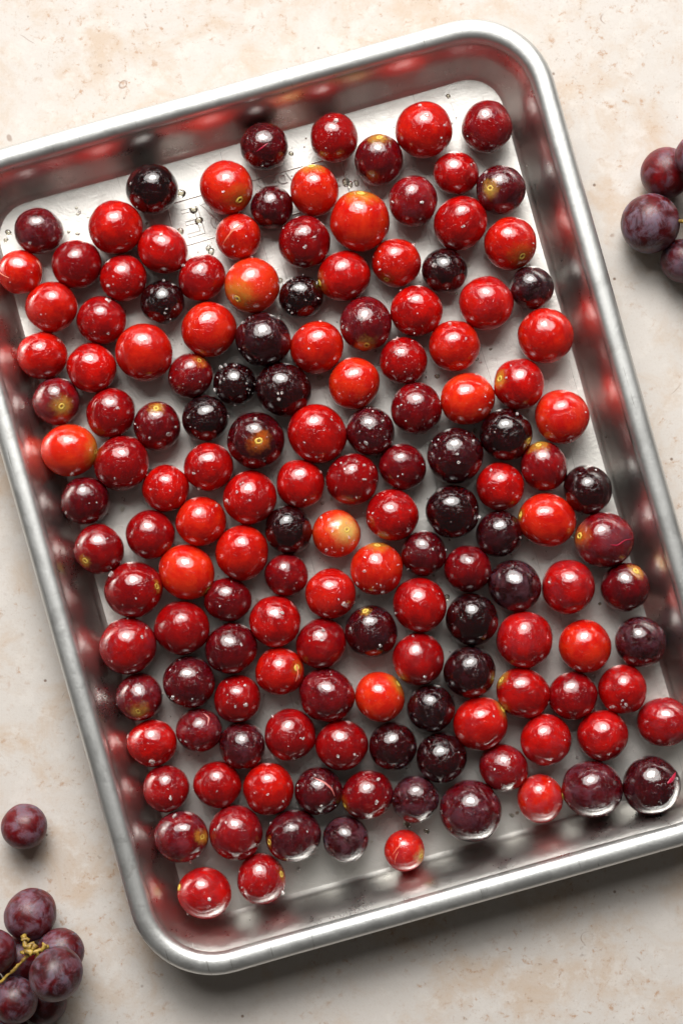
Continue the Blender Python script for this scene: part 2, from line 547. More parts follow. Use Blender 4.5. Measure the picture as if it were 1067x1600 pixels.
# ------------------------------------------------------------------ grapes
# fields: x, y, radius (photo pixels), tone (0 black .. 5 orange-red), stem-end position or None,
# tint letter, tint size in radians, bloom, label
G = []
DATA = r'''
413|229|37|1.4|-|-|0|0|near-black wine red grape with a faint streak, against the top wall
522|216|39|2.7|-|-|0|0|deep red grape against the top wall, between the near-black one and two large ones
592|250|38|1.9|592,221|g|.55|.1|wine red grape with a pale yellow stem scar on top, under the top wall
662|203|45|3.6|-|-|0|0|largest bright red grape of the top row, near the upper right corner
760|198|40|2.5|-|-|0|.25|deep red grape alone in the upper right corner of the pan
712|271|34|3.0|-|-|0|0|small oval red grape below the largest bright red grape of the top row
782|297|39|1.3|762,300|g|.5|.45|purple grape with a crusty yellow scar on its left, by the upper right wall
237|297|40|0.1|-|-|0|0|black grape beneath the top wall, left of the embossed maker's panel
354|293|42|3.9|376,317|o|.75|0|large red grape with an orange shoulder and dark pit, standing on the embossed panel
425|324|34|1.3|-|-|0|0|small dark maroon grape just below the embossed words MADE IN
491|298|38|3.9|487,264|g|.7|0|red grape with olive green top edge, covering the end of the words MADE IN
645|314|40|2.5|-|-|0|.4|oval crimson grape with cloudy pink bloom, above the centre of the upper right group
562|346|47|4.1|563,305|y|.8|0|biggest red orange grape with a yellow scar on its top edge
61|362|36|1.7|-|-|0|.3|maroon grape nearest the upper left corner of the pan
184|355|43|3.5|-|-|0|0|large red grape directly below left of the black grape by the panel
253|389|38|3.3|-|-|0|0|red grape over the lower left corner of the embossed panel
373|370|36|3.8|-|-|0|0|red grape split by one pale diagonal tear in its skin
476|379|42|2.5|-|-|0|0|deep red grape with one big salt flake, left of the biggest orange grape
719|349|41|3.1|-|-|0|0|red grape left below the purple grape with the crusty scar
797|381|42|3.6|814,406|o|.75|0|red grape with an orange lower right side and olive scar, by the right wall
33|425|35|3.8|-|-|0|0|bright red grape cut by pale skin lines, leftmost in the pan against the left wall
120|415|39|2.6|-|-|0|0|deep red grape right of the leftmost bright red grape
192|437|37|3.0|-|-|0|0|red salted grape between the deep red left one and the small black grape
316|434|36|2.8|-|-|0|0|deep red grape with a round oil drop on top, right above the small black grape
394|446|43|4.8|373,470|y|.95|0|orange and yellow grape with a dark dot at its lower left
470|464|35|0.2|-|-|0|0|small black salted grape right of the orange and yellow grape
537|431|39|3.4|501,443|o|.6|0|red grape with an orange left side, right above the small black salted grape
619|411|39|3.6|602,441|o|.55|0|red grape with an orange spot at its lower left, left of a black grape
694|423|35|0.3|-|-|0|0|small black grape with a white salt flake, in the upper right group
830|450|34|0.4|-|-|0|.25|small black grape touching the right wall in the upper part of the pan
759|475|43|3.5|-|-|0|.3|large crimson grape with pink bloom, left below the black grape at the right wall
81|483|40|3.6|-|-|0|0|bright red grape below the leftmost grape, close to the left wall
160|505|38|2.9|-|-|0|0|deep red grape with salt flakes on top, second from the left wall beside bright red
254|472|35|0.2|-|-|0|0|small black grape speckled with salt in the upper left group
572|506|41|1.9|573,540|g|.5|.2|maroon salted grape with a pale green patch at its bottom edge
650|486|41|3.3|-|-|0|0|red salted grape right of the maroon one with the pale green patch
327|515|43|3.9|-|-|0|0|large bright red grape with one round pimple, left of the biggest black grape
411|532|43|0.6|-|-|0|.15|large purple black grape at the top of the central black cluster
852|525|44|3.7|-|-|0|0|large bright red grape at the right wall with bare metal below it
495|543|41|3.7|-|-|0|0|bright red grape heavily dotted with salt, right of the large purple black grape
710|539|40|3.7|-|-|0|0|bright red grape left of bare metal, below the large crimson bloomed grape
630|564|38|2.9|-|-|0|0|deep red salted grape below right of the maroon one with the green patch
70|556|38|3.5|-|-|0|0|red grape touching the left wall, above the one with a milky green scar
225|550|46|3.7|-|-|0|0|largest bright red grape on the left, below the small black speckled grape
146|575|39|3.4|-|-|0|0|red grape between the left wall grape and the largest bright red grape on the left
298|587|35|2.3|313,566|o|.45|.1|small dark red grape with a brown orange scar at its upper right
367|600|34|0.1|-|-|0|0|small black grape at the left of the central black cluster, above another black one
444|610|42|0.5|-|-|0|0|large black grape below the purple black one in the central cluster
553|599|40|4.1|-|-|0|0|bright red orange grape with a pale spot, right of the central black cluster
810|600|41|3.3|776,593|y|.5|0|red grape with an orange yellow left edge, above right of a glossy black grape
731|624|41|4.3|-|-|0|0|bright tomato red grape left above the glossy black grape
90|627|38|2.2|104,637|g|.65|.4|dusky pink grape with a milky green patch and yellow scar, at the left wall
650|638|40|2.2|-|-|0|0|deep wine red grape left of the bright tomato red grape
173|647|38|2.7|-|-|0|0|deep red grape right of the dusky pink one with the milky patch
877|651|43|4.1|-|-|0|.1|large oval bright red grape near the right wall, above a drop of oil
246|666|37|1.9|247,641|g|.4|0|dark red grape with a yellow scar on its upper edge, left of a black grape
321|654|36|0.1|-|-|0|0|jet black salted grape at the lower left of the central black cluster
400|688|45|1.1|407,691|o|.55|0|large dark maroon grape with an orange ringed scar in its middle
494|676|45|3.2|-|-|0|0|large red grape with many salt flakes, right of the grape with a ringed scar
579|675|39|1.4|-|-|0|.1|dark maroon grape between the large salted red grape and a deep red one
790|679|41|0.3|824,690|g|.25|0|glossy black grape with a broken highlight on the right half of the pan
111|698|42|4.5|153,700|y|.75|0|orange red grape with an olive yellow right side, at the left wall
711|712|44|0.8|-|-|0|.1|large purple black grape left of the glossy black one
848|728|37|2.4|838,697|y|.55|.1|dark red grape with olive yellow upper edge, left above the black grape by the wall
191|723|43|2.7|-|-|0|0|large deep red grape right below the orange red one at the left wall
326|731|39|3.1|-|-|0|0|red grape with an oil drop and salt, below the jet black salted grape
628|730|36|2.0|-|-|0|0|small dark red grape left of the large purple black one
551|749|42|2.6|-|-|0|0|large deep red salted grape in the very middle of the pan
469|757|38|3.3|-|-|0|0|round red grape left of the deep red one in the middle of the pan
257|762|37|3.4|-|-|0|0|red grape right below the large deep red grape on the left
781|760|38|3.2|-|-|0|0|red grape right of two stacked large black grapes, below the glossy black one
917|765|38|0.3|-|-|0|0|black grape near the right wall with bare metal round its upper side
390|777|42|3.2|-|-|0|0|large red salted grape below the grape with the orange ringed scar
136|782|39|1.7|-|-|0|0|dark maroon grape touching the left wall at mid height
313|813|39|3.8|-|-|0|0|bright red grape left below the large red salted one
615|807|42|3.0|-|-|0|0|wide red grape below the small dark red one, centre of the pan
707|799|42|0.4|-|-|0|0|glossy black grape directly below the large purple black one
451|829|37|0.2|-|-|0|0|black grape left of the yellow scarred peach coloured one
525|834|38|4.6|542,827|w|.95|0|peach yellow and red grape with a bright yellow stem scar
853|813|42|3.9|813,805|o|.35|0|large bright red grape left of the streaky purple one by the right wall
778|837|36|0.7|-|-|0|.1|small black maroon grape rough with salt, right of a glossy black one
235|835|39|2.6|-|-|0|0|deep red grape left of the bright red ones, lower left middle
943|844|44|2.2|904,838|o|.6|.5|streaky purple and red oval grape at the right wall
156|858|40|2.5|137,877|y|.4|0|dark red grape with a ringed yellow scar at lower left, by the left wall
663|864|36|1.5|-|-|0|0|small maroon grape right of the one with a green orange top
376|862|42|3.6|-|-|0|0|large red grape left below the black grape, centre left
589|889|42|3.9|590,850|y|.6|0|oval red grape with greenish orange scarred top
292|894|42|4.2|330,925|y|.4|0|bright orange red grape with a small yellow tip at lower right
447|899|34|2.3|-|-|0|0|small deep red grape below the black grape in the centre
728|892|38|2.0|-|-|0|0|dark red salted grape left above the dusty purple black one
803|915|40|0.6|-|-|0|.5|dusty purple black grape right of the dark red salted one
887|917|43|3.0|-|-|0|.2|large red grape with a big pink sheen patch, right of the dusty purple black one
976|917|38|1.7|989,890|y|.45|0|maroon grape with a small yellow scar on top, touching the right wall
208|921|44|2.6|245,915|g|.25|0|large deep red grape left of the bright orange red one with a yellow tip
517|929|40|3.6|-|-|0|.1|bright red grape left below the one with a greenish orange top
356|937|35|2.0|-|-|0|0|small dark red grape tucked under the bright orange red one
655|945|42|3.0|-|-|0|0|large red grape left of the upper one of two stacked black grapes
736|967|42|0.2|-|-|0|0|black grape, the upper of two stacked in the lower right middle
284|981|43|2.8|-|-|0|0|large deep red grape left of the small dark red tucked one
431|970|41|3.1|-|-|0|0|wide red grape with salt along its lower edge, lower centre
580|987|41|0.9|570,953|g|.3|.1|black maroon grape with a red glint, lower centre
501|1003|39|2.6|-|-|0|0|deep red grape left of the black maroon one with the red glint
201|1008|45|2.9|-|-|0|.35|large crimson grape with pink sheen at the left wall
363|1012|40|1.7|-|-|0|0|dark maroon grape right below the large deep red grape
819|1001|44|3.3|-|-|0|.25|large red grape with pink sheen, right of the stacked black grapes
913|1010|42|4.0|-|-|0|0|bright orange red grape between two others near the lower right wall
1000|1003|40|0.8|-|-|0|.5|dusty purple black grape touching the right wall
653|1030|42|2.9|-|-|0|0|large deep red grape left of the lower stacked black one
437|1048|38|3.5|465,1040|o|.4|0|red grape with an orange creased right side, lower centre left
735|1049|41|0.4|-|-|0|.1|black grape, the lower of two stacked in the lower right middle
296|1066|41|1.6|-|-|0|.1|dark maroon grape right of the dusky one with a milky yellow scar
815|1083|40|3.0|781,1062|g|.45|0|red grape with a salty green upper left edge, right below the lower stacked black one
894|1086|38|2.5|-|-|0|0|deep red grape between two reds, below the bright orange red one
972|1078|39|3.0|-|-|0|0|red grape below the dusty purple black one at the right wall
510|1086|42|2.0|-|-|0|.1|large wine red grape with salt, left of the vivid orange red one
593|1089|40|4.4|627,1063|y|.7|0|vivid orange red grape with a yellow green upper right edge, beside black ones
371|1092|37|2.8|-|-|0|0|red grape with three big salt flakes, lower left middle
218|1089|37|2.0|220,1107|g|.5|.4|dusky purple grape with a milky yellow scar low on it, left wall
673|1107|38|0.3|-|-|0|.1|black salted grape right of the vivid orange red one
1036|1128|39|3.0|1070,1126|o|.3|.3|red grape with pink sheen cut by the right edge of the photo
751|1128|42|3.5|785,1105|g|.5|.1|red grape with an orange green upper right, right of the black salted one
453|1148|41|2.7|-|-|0|0|large deep red grape, smooth, below the red one with the creased side
311|1141|35|2.1|-|-|0|.4|small dark red grape with a curled pale mark on top
852|1156|41|3.4|-|-|0|.35|red grape with pale pink patch, above the pink one by the lower wall
941|1149|40|3.2|-|-|0|.1|red grape above the big dusty maroon one, lower right
238|1161|37|3.2|-|-|0|0|red grape by the left wall, beneath the dusky scarred one
614|1166|38|0.6|-|-|0|0|black maroon grape left of another black one, in the lower middle
378|1166|36|1.2|-|-|0|.3|small purple maroon grape left of the large smooth deep red one
534|1164|40|2.6|-|-|0|0|deep red grape with tiny salt in its highlight, left of the black maroon pair
691|1182|40|0.4|-|-|0|0|black grape, lowest of the black chain in the lower middle
786|1197|37|2.5|-|-|0|.35|crimson grape with a rough glinting upper right, right above a big maroon one
260|1232|37|2.7|-|-|0|.1|deep red grape with a pale left glint, lower left wall
341|1225|37|2.9|-|-|0|0|red grape right of the deep red one at the lower left wall
420|1233|40|3.5|-|-|0|0|bright red grape with flakes on its lower edge, lower left
499|1236|38|1.4|-|-|0|.1|dark maroon grape with a pale curved streak, right of the bright red one
573|1242|38|2.3|540,1256|o|.5|0|dark red grape with an orange crescent at its left edge
649|1248|37|1.0|-|-|0|.6|small dusty violet grape with blue bloom, between dark red and big maroon
842|1245|38|3.8|879,1240|y|.3|.45|pale pinkish red grape touching the lower wall
924|1232|45|1.5|-|-|0|.6|big dusty maroon grape at the lower wall, second from the right
1017|1227|46|0.9|-|-|0|.15|big black maroon grape with a ruby flap, lower right corner
735|1267|48|1.4|-|-|0|.6|biggest maroon grape with a wide purple bloom ring, by the lower wall
284|1307|41|2.2|317,1303|y|.4|.5|purple red oval grape with a yellow scar on its right side, lower left
369|1301|43|2.6|-|-|0|.2|large deep red grape with smeared oil, above the two lowest left grapes
459|1306|41|1.4|424,1312|o|.25|.2|smooth dark maroon grape, left of the small mottled violet one
540|1311|36|0.9|-|-|0|.65|small mottled violet black grape with bare metal beneath it
632|1329|33|3.7|659,1335|w|.55|.3|small red grape with a pale yellow scar at right, alone at the lower wall
320|1395|40|3.3|283,1385|y|.25|.25|red grape in the lower left corner of the pan, lowest of all
408|1373|40|2.9|443,1362|o|.45|.25|red grape with a brown orange right shoulder, second lowest at left
'''
TONES = [(0.0, (0.006, 0.0015, 0.002)), (1.0, (0.030, 0.0014, 0.003)), (2.0, (0.100, 0.0014, 0.004)),
         (3.0, (0.25, 0.0018, 0.0022)), (4.0, (0.48, 0.0045, 0.002)), (5.0, (0.60, 0.036, 0.006))]
TINT = {'g': (0.40, 0.22, 0.035), 'o': (0.42, 0.10, 0.010), 'y': (0.46, 0.21, 0.025), 'w': (0.60, 0.38, 0.11), '-': (0.3, 0.02, 0.02)}


def tone(t):
    t = max(0, min(5, t))
    for (a, ca), (b, cb) in zip(TONES, TONES[1:]):
        if t <= b:
            k = (t - a) / (b - a)
            return [ca[i] + (cb[i] - ca[i]) * k for i in range(3)]


def sphere_variant(k, lvl=4):
    b = bmesh.new()
    bmesh.ops.create_icosphere(b, subdivisions=lvl, radius=1.0)
    e = [1.05, 0.97, 1.09, 0.96, 1.03, 1.07, 1.0, 1.10][k % 8]
    for v in b.verts:
        p = v.co.normalized()
        r = 1.0 + 0.034 * mn.noise(p * 1.3 + Vector((k * 7.3, 1, 2))) + 0.010 * mn.noise(p * 3.5 + Vector((k * 3.1, 4, 2)))
        th = math.acos(max(-1, min(1, p.z)))
        r -= 0.055 * math.exp(-(th / 0.17) ** 2)             # dimple at the stem end
        r -= 0.015 * math.exp(-((math.pi - th) / 0.10) ** 2)
        q = p * r
        v.co = (q.x, q.y, q.z * e)
    me = bpy.data.meshes.new('grape')
    b.to_mesh(me)
    b.free()
    me.polygons.foreach_set('use_smooth', [True] * len(me.polygons))
    me.materials.append(M_SKIN)
    return me


VAR = [sphere_variant(k) for k in range(8)]


def scar_mesh(k):
    """raised corky ring with a sunken pit and a stub, unit-grape space, at the +Z pole"""
    R = random.Random(k)
    vs, fs = [], []
    n = 16
    prof = [(0.150, -0.012), (0.120, 0.014), (0.088, 0.030), (0.064, 0.018), (0.050, -0.012)]
    for i, (r, h) in enumerate(prof):
        for j in range(n):
            a = 2 * math.pi * j / n
            rr = r * (1 + 0.22 * math.sin(a * 2 + k) * 0.5 + R.uniform(-.12, .12))
            z = 0.955 + h + R.uniform(-.008, .008)
            vs.append((rr * math.cos(a), rr * math.sin(a), z))
    for i in range(len(prof) - 1):
        for j in range(n):
            fs.append((i * n + j, i * n + (j + 1) % n, (i + 1) * n + (j + 1) % n, (i + 1) * n + j))
    ring_ = (vs, fs)
    pv, pf = [(0, 0, 0.955 + 0.012)], []
    for j in range(n):
        a = 2 * math.pi * j / n
        pv.append((0.056 * math.cos(a), 0.056 * math.sin(a), 0.940 + R.uniform(0, .01)))
    for j in range(n):
        pf.append((0, 1 + j, 1 + (j + 1) % n))
    a = mesh('stem_scar', *ring_); a.materials.append(M_SCAR)
    b = mesh('scar_pit', pv, pf); b.materials.append(M_PIT)
    return a, b


SCARS = [scar_mesh(k) for k in range(4)]
ESC = [1.05, 0.97, 1.09, 0.96, 1.03, 1.07, 1.0, 1.10]


def quat_to(d, spin):
    q = Vector((0, 0, 1)).rotation_difference(Vector(d))
    return q @ Matrix.Rotation(spin, 4, 'Z').to_quaternion()


def make_grape(name, c, r, t, axis, tint, psize, bloom, dry, idx, parent=None, scar=False, tscale=1.0):
    k = idx % 8
    o = bpy.data.objects.new(name, VAR[k])
    COL.objects.link(o)
    o.location = tuple(c)
    o.rotation_mode = 'QUATERNION'
    o.rotation_quaternion = quat_to(axis, random.uniform(0, 6.28))
    o.scale = (r, r, r)
    a = tone(t - 0.25)
    b = tone(t + (0.45 if t < 3 else 0.6))
    o['skin'] = a
    o['skin_b'] = b
    o['patch'] = list(TINT[tint])
    o['patch_size'] = float(psize) * 0.9
    o['bloom'] = float(bloom)
    o['seed'] = float((idx * 3.37) % 40)
    o['dry'] = float(dry)
    if parent: o.parent = parent
    if scar:
        s = bpy.data.objects.new('stem_scar', SCARS[idx % 4][0])
        COL.objects.link(s)
        s.parent = o
        s.scale = (tscale, tscale, ESC[k])
        p = bpy.data.objects.new('scar_pit', SCARS[idx % 4][1])
        COL.objects.link(p)
        p.parent = s
    return o


# --- read the list, stand every grape on the pan floor (or up against its wall)
rows = []
for ln in DATA.strip().splitlines():
    f = ln.split('|')
    rows.append([float(f[0]), float(f[1]), float(f[2]), float(f[3]), f[4], f[5], float(f[6]), float(f[7]), f[8]])
C3, R3 = [], []
for x, y, rp_, *_ in rows:
    z = FLOOR + 0.0004 + rp_ / FPX * 0.71
    for _i in range(4):
        r = rp_ / FPX * (CAMZ - z)
        z = FLOOR + 0.0004 + r * 0.995
    c = unproj(x, y, z)
    C3.append(c); R3.append(r)
C3, R3 = np.array(C3), np.array(R3)


def wall_push(c, r):
    """raise a grape that would cut into the sloping wall"""
    dx, dy = c[0] - PC[0], c[1] - PC[1]
    cs, sn = math.cos(-TH), math.sin(-TH)
    lx, ly = cs * dx - sn * dy, sn * dx + cs * dy
    need = 0
    # wall line: inset .0151 at z .0066 -> .0090 at z .0195
    sl = (0.0151 - 0.0090) / (0.0195 - 0.0066)
    nl = math.hypot(1, sl)
    for half, v in ((HW, abs(lx)), (HL, abs(ly))):
        while True:
            inset = half - v
            z = c[2] + need
            wall = 0.0151 - sl * (z - 0.0066)
            if (inset - wall) / nl >= r * 0.985 or need > 0.006: break
            need += 0.0003
    return need


for i in range(len(rows)):
    n_ = wall_push(C3[i], R3[i])
    if n_ > 0:
        z = C3[i][2] + n_
        R3[i] = rows[i][2] / FPX * (CAMZ - z)
        C3[i] = unproj(rows[i][0], rows[i][1], z)
# ease overlaps apart a little
for it in range(30):
    for i in range(len(rows)):
        for j in range(i + 1, len(rows)):
            d = C3[j] - C3[i]
            L = np.linalg.norm(d)
            s = R3[i] + R3[j] - L
            if s > 0.0001:
                u = d / L
                u[2] *= 0.2
                C3[i] -= u * s * 0.25
                C3[j] += u * s * 0.25
                if s > 0.0006:
                    R3[i] *= 0.998; R3[j] *= 0.998

grapes = []
for i, (x, y, rp_, t, sp, tint, ps, bl, label) in enumerate(rows):
    c, r = C3[i], R3[i]
    scar = sp != '-'
    if scar:
        sx, sy = map(float, sp.split(','))
        ox, oy = (sx - x) / rp_, -(sy - y) / rp_
        L = math.hypot(ox, oy)
        if L > 0.97: ox, oy = ox / L * 0.97, oy / L * 0.97; L = 0.97
        axis = (ox, oy, math.sqrt(1 - L * L))
    else:
        a = random.uniform(0, 6.28)
        zz = random.uniform(-0.9, -0.25)
        axis = (math.cos(a) * math.sqrt(1 - zz * zz), math.sin(a) * math.sqrt(1 - zz * zz), zz)
        ps = random.uniform(0.3, 0.6); tint = '-'
    o = make_grape('grape', c, r, t, axis, tint, ps, bl, 0.0, i, None, scar)
    tag(o, label, 'grape', 'oiled and salted grapes on the baking sheet')
    grapes.append(o)


# --- tears and pale marks in the skins: strips laid on the sphere
def skin_strip(gi, pts, wpx, lift=1.004, name='torn_skin', mat=None):
    x, y, rp_ = rows[gi][:3]
    P = []
    for (px, py) in pts:
        ox, oy = (px - x) / rp_, -(py - y) / rp_
        L = math.hypot(ox, oy)
        if L > 0.98: ox, oy = ox / L * 0.98, oy / L * 0.98; L = 0.98
        P.append(Vector((ox, oy, math.sqrt(1 - L * L))))
    D = []
    for a, b in zip(P, P[1:]):
        for k in range(6):
            D.append((a + (b - a) * k / 6).normalized())
    D.append(P[-1])
    vs, fs = [], []
    n = len(D)
    o = grapes[gi]
    inv = o.rotation_quaternion.inverted()
    e = ESC[gi % 8]
    R = random.Random(gi)
    for k, p in enumerate(D):
        tg = (D[min(k + 1, n - 1)] - D[max(k - 1, 0)]).normalized()
        s = p.cross(tg).normalized()
        wd = wpx / rp_ * (0.15 + math.sin(math.pi * min(1, (k + .3) / (n - .4)))) * R.uniform(.75, 1.2)
        for u, h in ((-1, 0.99), (-.4, lift + .006), (.4, lift + .006), (1, 0.99)):
            q = (p + s * u * wd).normalized()
            ql = inv @ q
            th = math.acos(max(-1, min(1, ql.z)))
            kk = gi % 8
            rr = 1.0 + 0.034 * mn.noise(ql * 1.3 + Vector((kk * 7.3, 1, 2))) + 0.010 * mn.noise(ql * 3.5 + Vector((kk * 3.1, 4, 2)))
            ql = ql * rr * h
            vs.append((ql.x, ql.y, ql.z * e))
    for k in range(n - 1):
        for j in range(3):
            a = k * 4 + j
            fs.append((a, a + 1, a + 5, a + 4))
    return link(name, mesh(name, vs, fs), mat or M_TEAR, o)


def gidx(x, y):
    return min(range(len(rows)), key=lambda i: (rows[i][0] - x) ** 2 + (rows[i][1] - y) ** 2)


M_TEAR2 = mat_plain('torn_skin_ruby', (0.45, 0.01, 0.05), (0.30, 0.01, 0.03), 500, 0.2, 0.3)
M_TEAR3 = mat_plain('pale_skin_mark', (0.60, 0.20, 0.17), (0.40, 0.08, 0.08), 700, 0.3, 0.3)
skin_strip(gidx(373, 370), [(349, 388), (358, 376), (370, 363), (384, 353)], 1.6)
skin_strip(gidx(33, 425), [(0, 423), (8, 430), (22, 438)], 1.0)
skin_strip(gidx(33, 425), [(60, 408), (65, 417), (67, 428)], 0.9)
skin_strip(gidx(632, 1329), [(612, 1331), (620, 1320), (627, 1314)], 0.9)
skin_strip(gidx(632, 1329), [(616, 1345), (617, 1335), (622, 1324)], 0.7)
skin_strip(gidx(943, 844), [(947, 851), (958, 852), (970, 844), (983, 841)], 1.3, mat=M_TEAR2)
skin_strip(gidx(1017, 1227), [(1034, 1218), (1042, 1213), (1051, 1204)], 3.5, mat=M_TEAR2)
skin_strip(gidx(499, 1236), [(490, 1211), (508, 1218), (519, 1228), (524, 1240)], 2.0, mat=M_TEAR3)
skin_strip(gidx(311, 1141), [(318, 1112), (327, 1119), (325, 1130)], 1.4, mat=M_TEAR3)
skin_strip(gidx(413, 229), [(402, 243), (410, 238), (420, 230)], 1.2, mat=M_TEAR2)
skin_strip(gidx(173, 647), [(147, 640), (149, 632), (155, 626)], 1.0, mat=M_TEAR3)
skin_strip(gidx(437, 1048), [(462, 1062), (466, 1048), (462, 1034)], 1.8)

# ------------------------------------------------------------------ unwashed grapes on the table
def solve(px, py, rp_, z):
    return unproj(px, py, z), rp_ / FPX * (CAMZ - z)


c, r = solve(38.5, 1291.5, 36, 0.0090)
c[2] = r
o = make_grape('grape', c, r, 1.7, (0.3, -0.5, -0.6), '-', .4, .7, 1.0, 203)
tag(o, 'single dusty purple grape lying alone on the pale surface left of the pan', 'grape')


def tube(pts, rad, seed=0, knob=0.25, n=10):
    """bumpy tapering stem through world points"""
    P = [Vector(p) for p in pts]
    D = []
    for a, b in zip(P, P[1:]):
        m = max(3, int((b - a).length / 0.0005))
        for k in range(m): D.append(a + (b - a) * k / m)
    D.append(P[-1])
    for _ in range(3):
        D = [D[0]] + [(D[i - 1] + D[i] * 2 + D[i + 1]) / 4 for i in range(1, len(D) - 1)] + [D[-1]]
    vs, fs = [], []
    N_ = len(D)
    for i, p in enumerate(D):
        tg = (D[min(i + 1, N_ - 1)] - D[max(i - 1, 0)]).normalized()
        s = tg.cross(Vector((0, 0, 1)))
        if s.length < 1e-3: s = Vector((1, 0, 0))
        s.normalize()
        u = tg.cross(s)
        t = i / max(1, N_ - 1)
        rr = rad[0] + (rad[1] - rad[0]) * t
        for j in range(n):
            a = 2 * math.pi * j / n
            q = s * math.cos(a) + u * math.sin(a)
            k = 1 + knob * mn.noise((p + q * rr) * 900 + Vector((seed, 0, 0)))
            v = p + q * rr * k
            vs.append(tuple(v))
    for i in range(N_ - 1):
        for j in range(n):
            a, b = i * n + j, i * n + (j + 1) % n
            fs.append((a, b, b + n, a + n))
    c0_, c1_ = len(vs), len(vs) + 1
    vs += [tuple(D[0]), tuple(D[-1])]
    for j in range(n):
        fs.append((c0_, (j + 1) % n, j))
        fs.append((c1_, (N_ - 1) * n + j, (N_ - 1) * n + (j + 1) % n))
    return vs, fs


def bunch(label, base, members, stems, idx0):
    root = bpy.data.objects.new('grape_bunch', None)
    COL.objects.link(root)
    root.location = base
    tag(root, label, 'bunch of grapes')
    bpy.context.view_layer.update()
    B = Vector(base)
    CC = []
    for (px, py, rp_, z, t, bl) in members:
        c, r = solve(px, py, rp_, z)
        if c[2] < r: c[2] = r + 0.0001
        CC.append([px, py, rp_, c, r, t, bl])
    # lift later members off earlier ones where they would cut in
    for i in range(len(CC)):
        for _ in range(60):
            bad = False
            for j in range(i):
                d = np.linalg.norm(CC[i][3] - CC[j][3])
                if d < (CC[i][4] + CC[j][4]) * 0.965:
                    bad = True
            if not bad: break
            z = CC[i][3][2] + 0.0004
            CC[i][3], CC[i][4] = solve(CC[i][0], CC[i][1], CC[i][2], z)
    for i, (px, py, rp_, c, r, t, bl) in enumerate(CC):
        g_ = make_grape('grape', Vector(c) - B, r, t, (random.uniform(-.6, .6), random.uniform(-.6, .6), -0.5), '-', .4, bl, 1.0, idx0 + i, root)
    for k, (pts, rad) in enumerate(stems):
        W = [Vector(unproj(px, py, z)) - B for px, py, z in pts]
        vs, fs = tube(W, (rad[0] * (.8 if k else .65), rad[1] * (1.1 if k else .8)), k * 3.7, 0.9)
        link('stem', mesh('stem', vs, fs), M_STEM, root)
    return root, CC


bunch('small bunch of dusty purple grapes on a yellow stem, lower left of the pan', (-0.122, -0.170, 0),
      [(35, 1497, 37, .0092, 1.7, .5), (95, 1487, 37, .0093, 1.5, .8), (70, 1567, 34, .0085, 1.0, .3), (48.5, 1429, 40, .0110, 1.6, .8),
       (-10, 1487, 36, .014, 1.5, .5), (88, 1522, 41, .016, 1.3, .7), (24, 1563, 36, .018, 1.3, .6), (-30, 1545, 37, .010, 1.3, .6), (15, 1625, 38, .010, 1.3, .6)],
      [([(-30, 1560, .027), (10, 1527, .026), (33, 1505, .026), (45, 1492, .0265)], (.00055, .00085)),
       ([(45, 1492, .0265), (43, 1483, .027), (40, 1474, .0265), (37, 1462, .0235)], (.0011, .0009)),
       ([(45, 1492, .0265), (54, 1488, .027), (63, 1485, .026), (76, 1480, .0235)], (.0008, .0009)),
       ([(45, 1492, .0265), (38, 1488, .026), (33, 1488, .0245)], (.0007, .0006)),
       ([(40, 1480, .0268), (48, 1476, .0268), (54, 1473, .026)], (.0008, .0007)),
       ([(58, 1486, .0268), (60, 1492, .0262), (58, 1496, .0250)], (.0006, .0007)),
       ([(41, 1488, .0270), (45, 1486, .0276), (50, 1489, .0272)], (.0014, .0013)),
       ([(38, 1480, .0270), (42, 1478, .0274), (48, 1480, .0270)], (.0010, .0011)),
       ([(36, 1470, .0262), (40, 1466, .0262), (46, 1469, .0258)], (.0010, .0009)),
       ([(50, 1484, .0270), (53, 1480, .0268), (55, 1476, .0262)], (.0007, .0010)),
       ([(66, 1487, .0262), (68, 1481, .0264), (72, 1476, .0258)], (.0008, .0010))], 210)
bunch('dusty purple bunch of grapes cut by the upper right edge of the photo', (0.128, 0.112, 0),
      [(1039, 270.5, 39.6, .0097, 1.9, .5), (1066, 408, 34, .0085, 1.3, .6), (1015, 350, 46, .0112, 1.5, .95), (1088, 243, 34, .018, 1.8, .7),
       (1112, 330, 38, .0095, 1.5, .6), (1120, 400, 38, .0095, 1.5, .6)],
      [([(1061, 345, .020), (1068, 346, .0225), (1085, 352, .024), (1120, 372, .024)], (.0009, .0008)),
       ([(1085, 352, .024), (1090, 330, .024), (1092, 290, .024), (1100, 262, .023)], (.0007, .0007)),
       ([(1085, 352, .024), (1080, 370, .022), (1074, 384, .017)], (.0007, .0007))], 230)


# ------------------------------------------------------------------ salt and oil
def shard(R, size):
    """one angular crystal, 12..20 triangles"""
    flat = R.uniform(0.35, 0.9)
    sx, sy, sz = size * R.uniform(.6, 1.2), size * R.uniform(.5, 1.0), size * flat * .7
    vs = []
    for dz in (-1, 1):
        k = 1.0 if dz < 0 else R.uniform(.45, .95)
        m = 5
        a0 = R.uniform(0, 6.28)
        for j in range(m):
            a = a0 * (dz < 0) + 2 * math.pi * j / m + R.uniform(-.3, .3)
            vs.append(Vector((sx * k * math.cos(a), sy * k * math.sin(a), dz * sz * R.uniform(.7, 1.0))))
    fs = [tuple(range(4, -1, -1)), tuple(range(5, 10))]
    for j in range(5):
        fs.append((j, (j + 1) % 5, 5 + (j + 1) % 5, 5 + j))
    return vs, fs


R = random.Random(5)
SV, SF = [], []


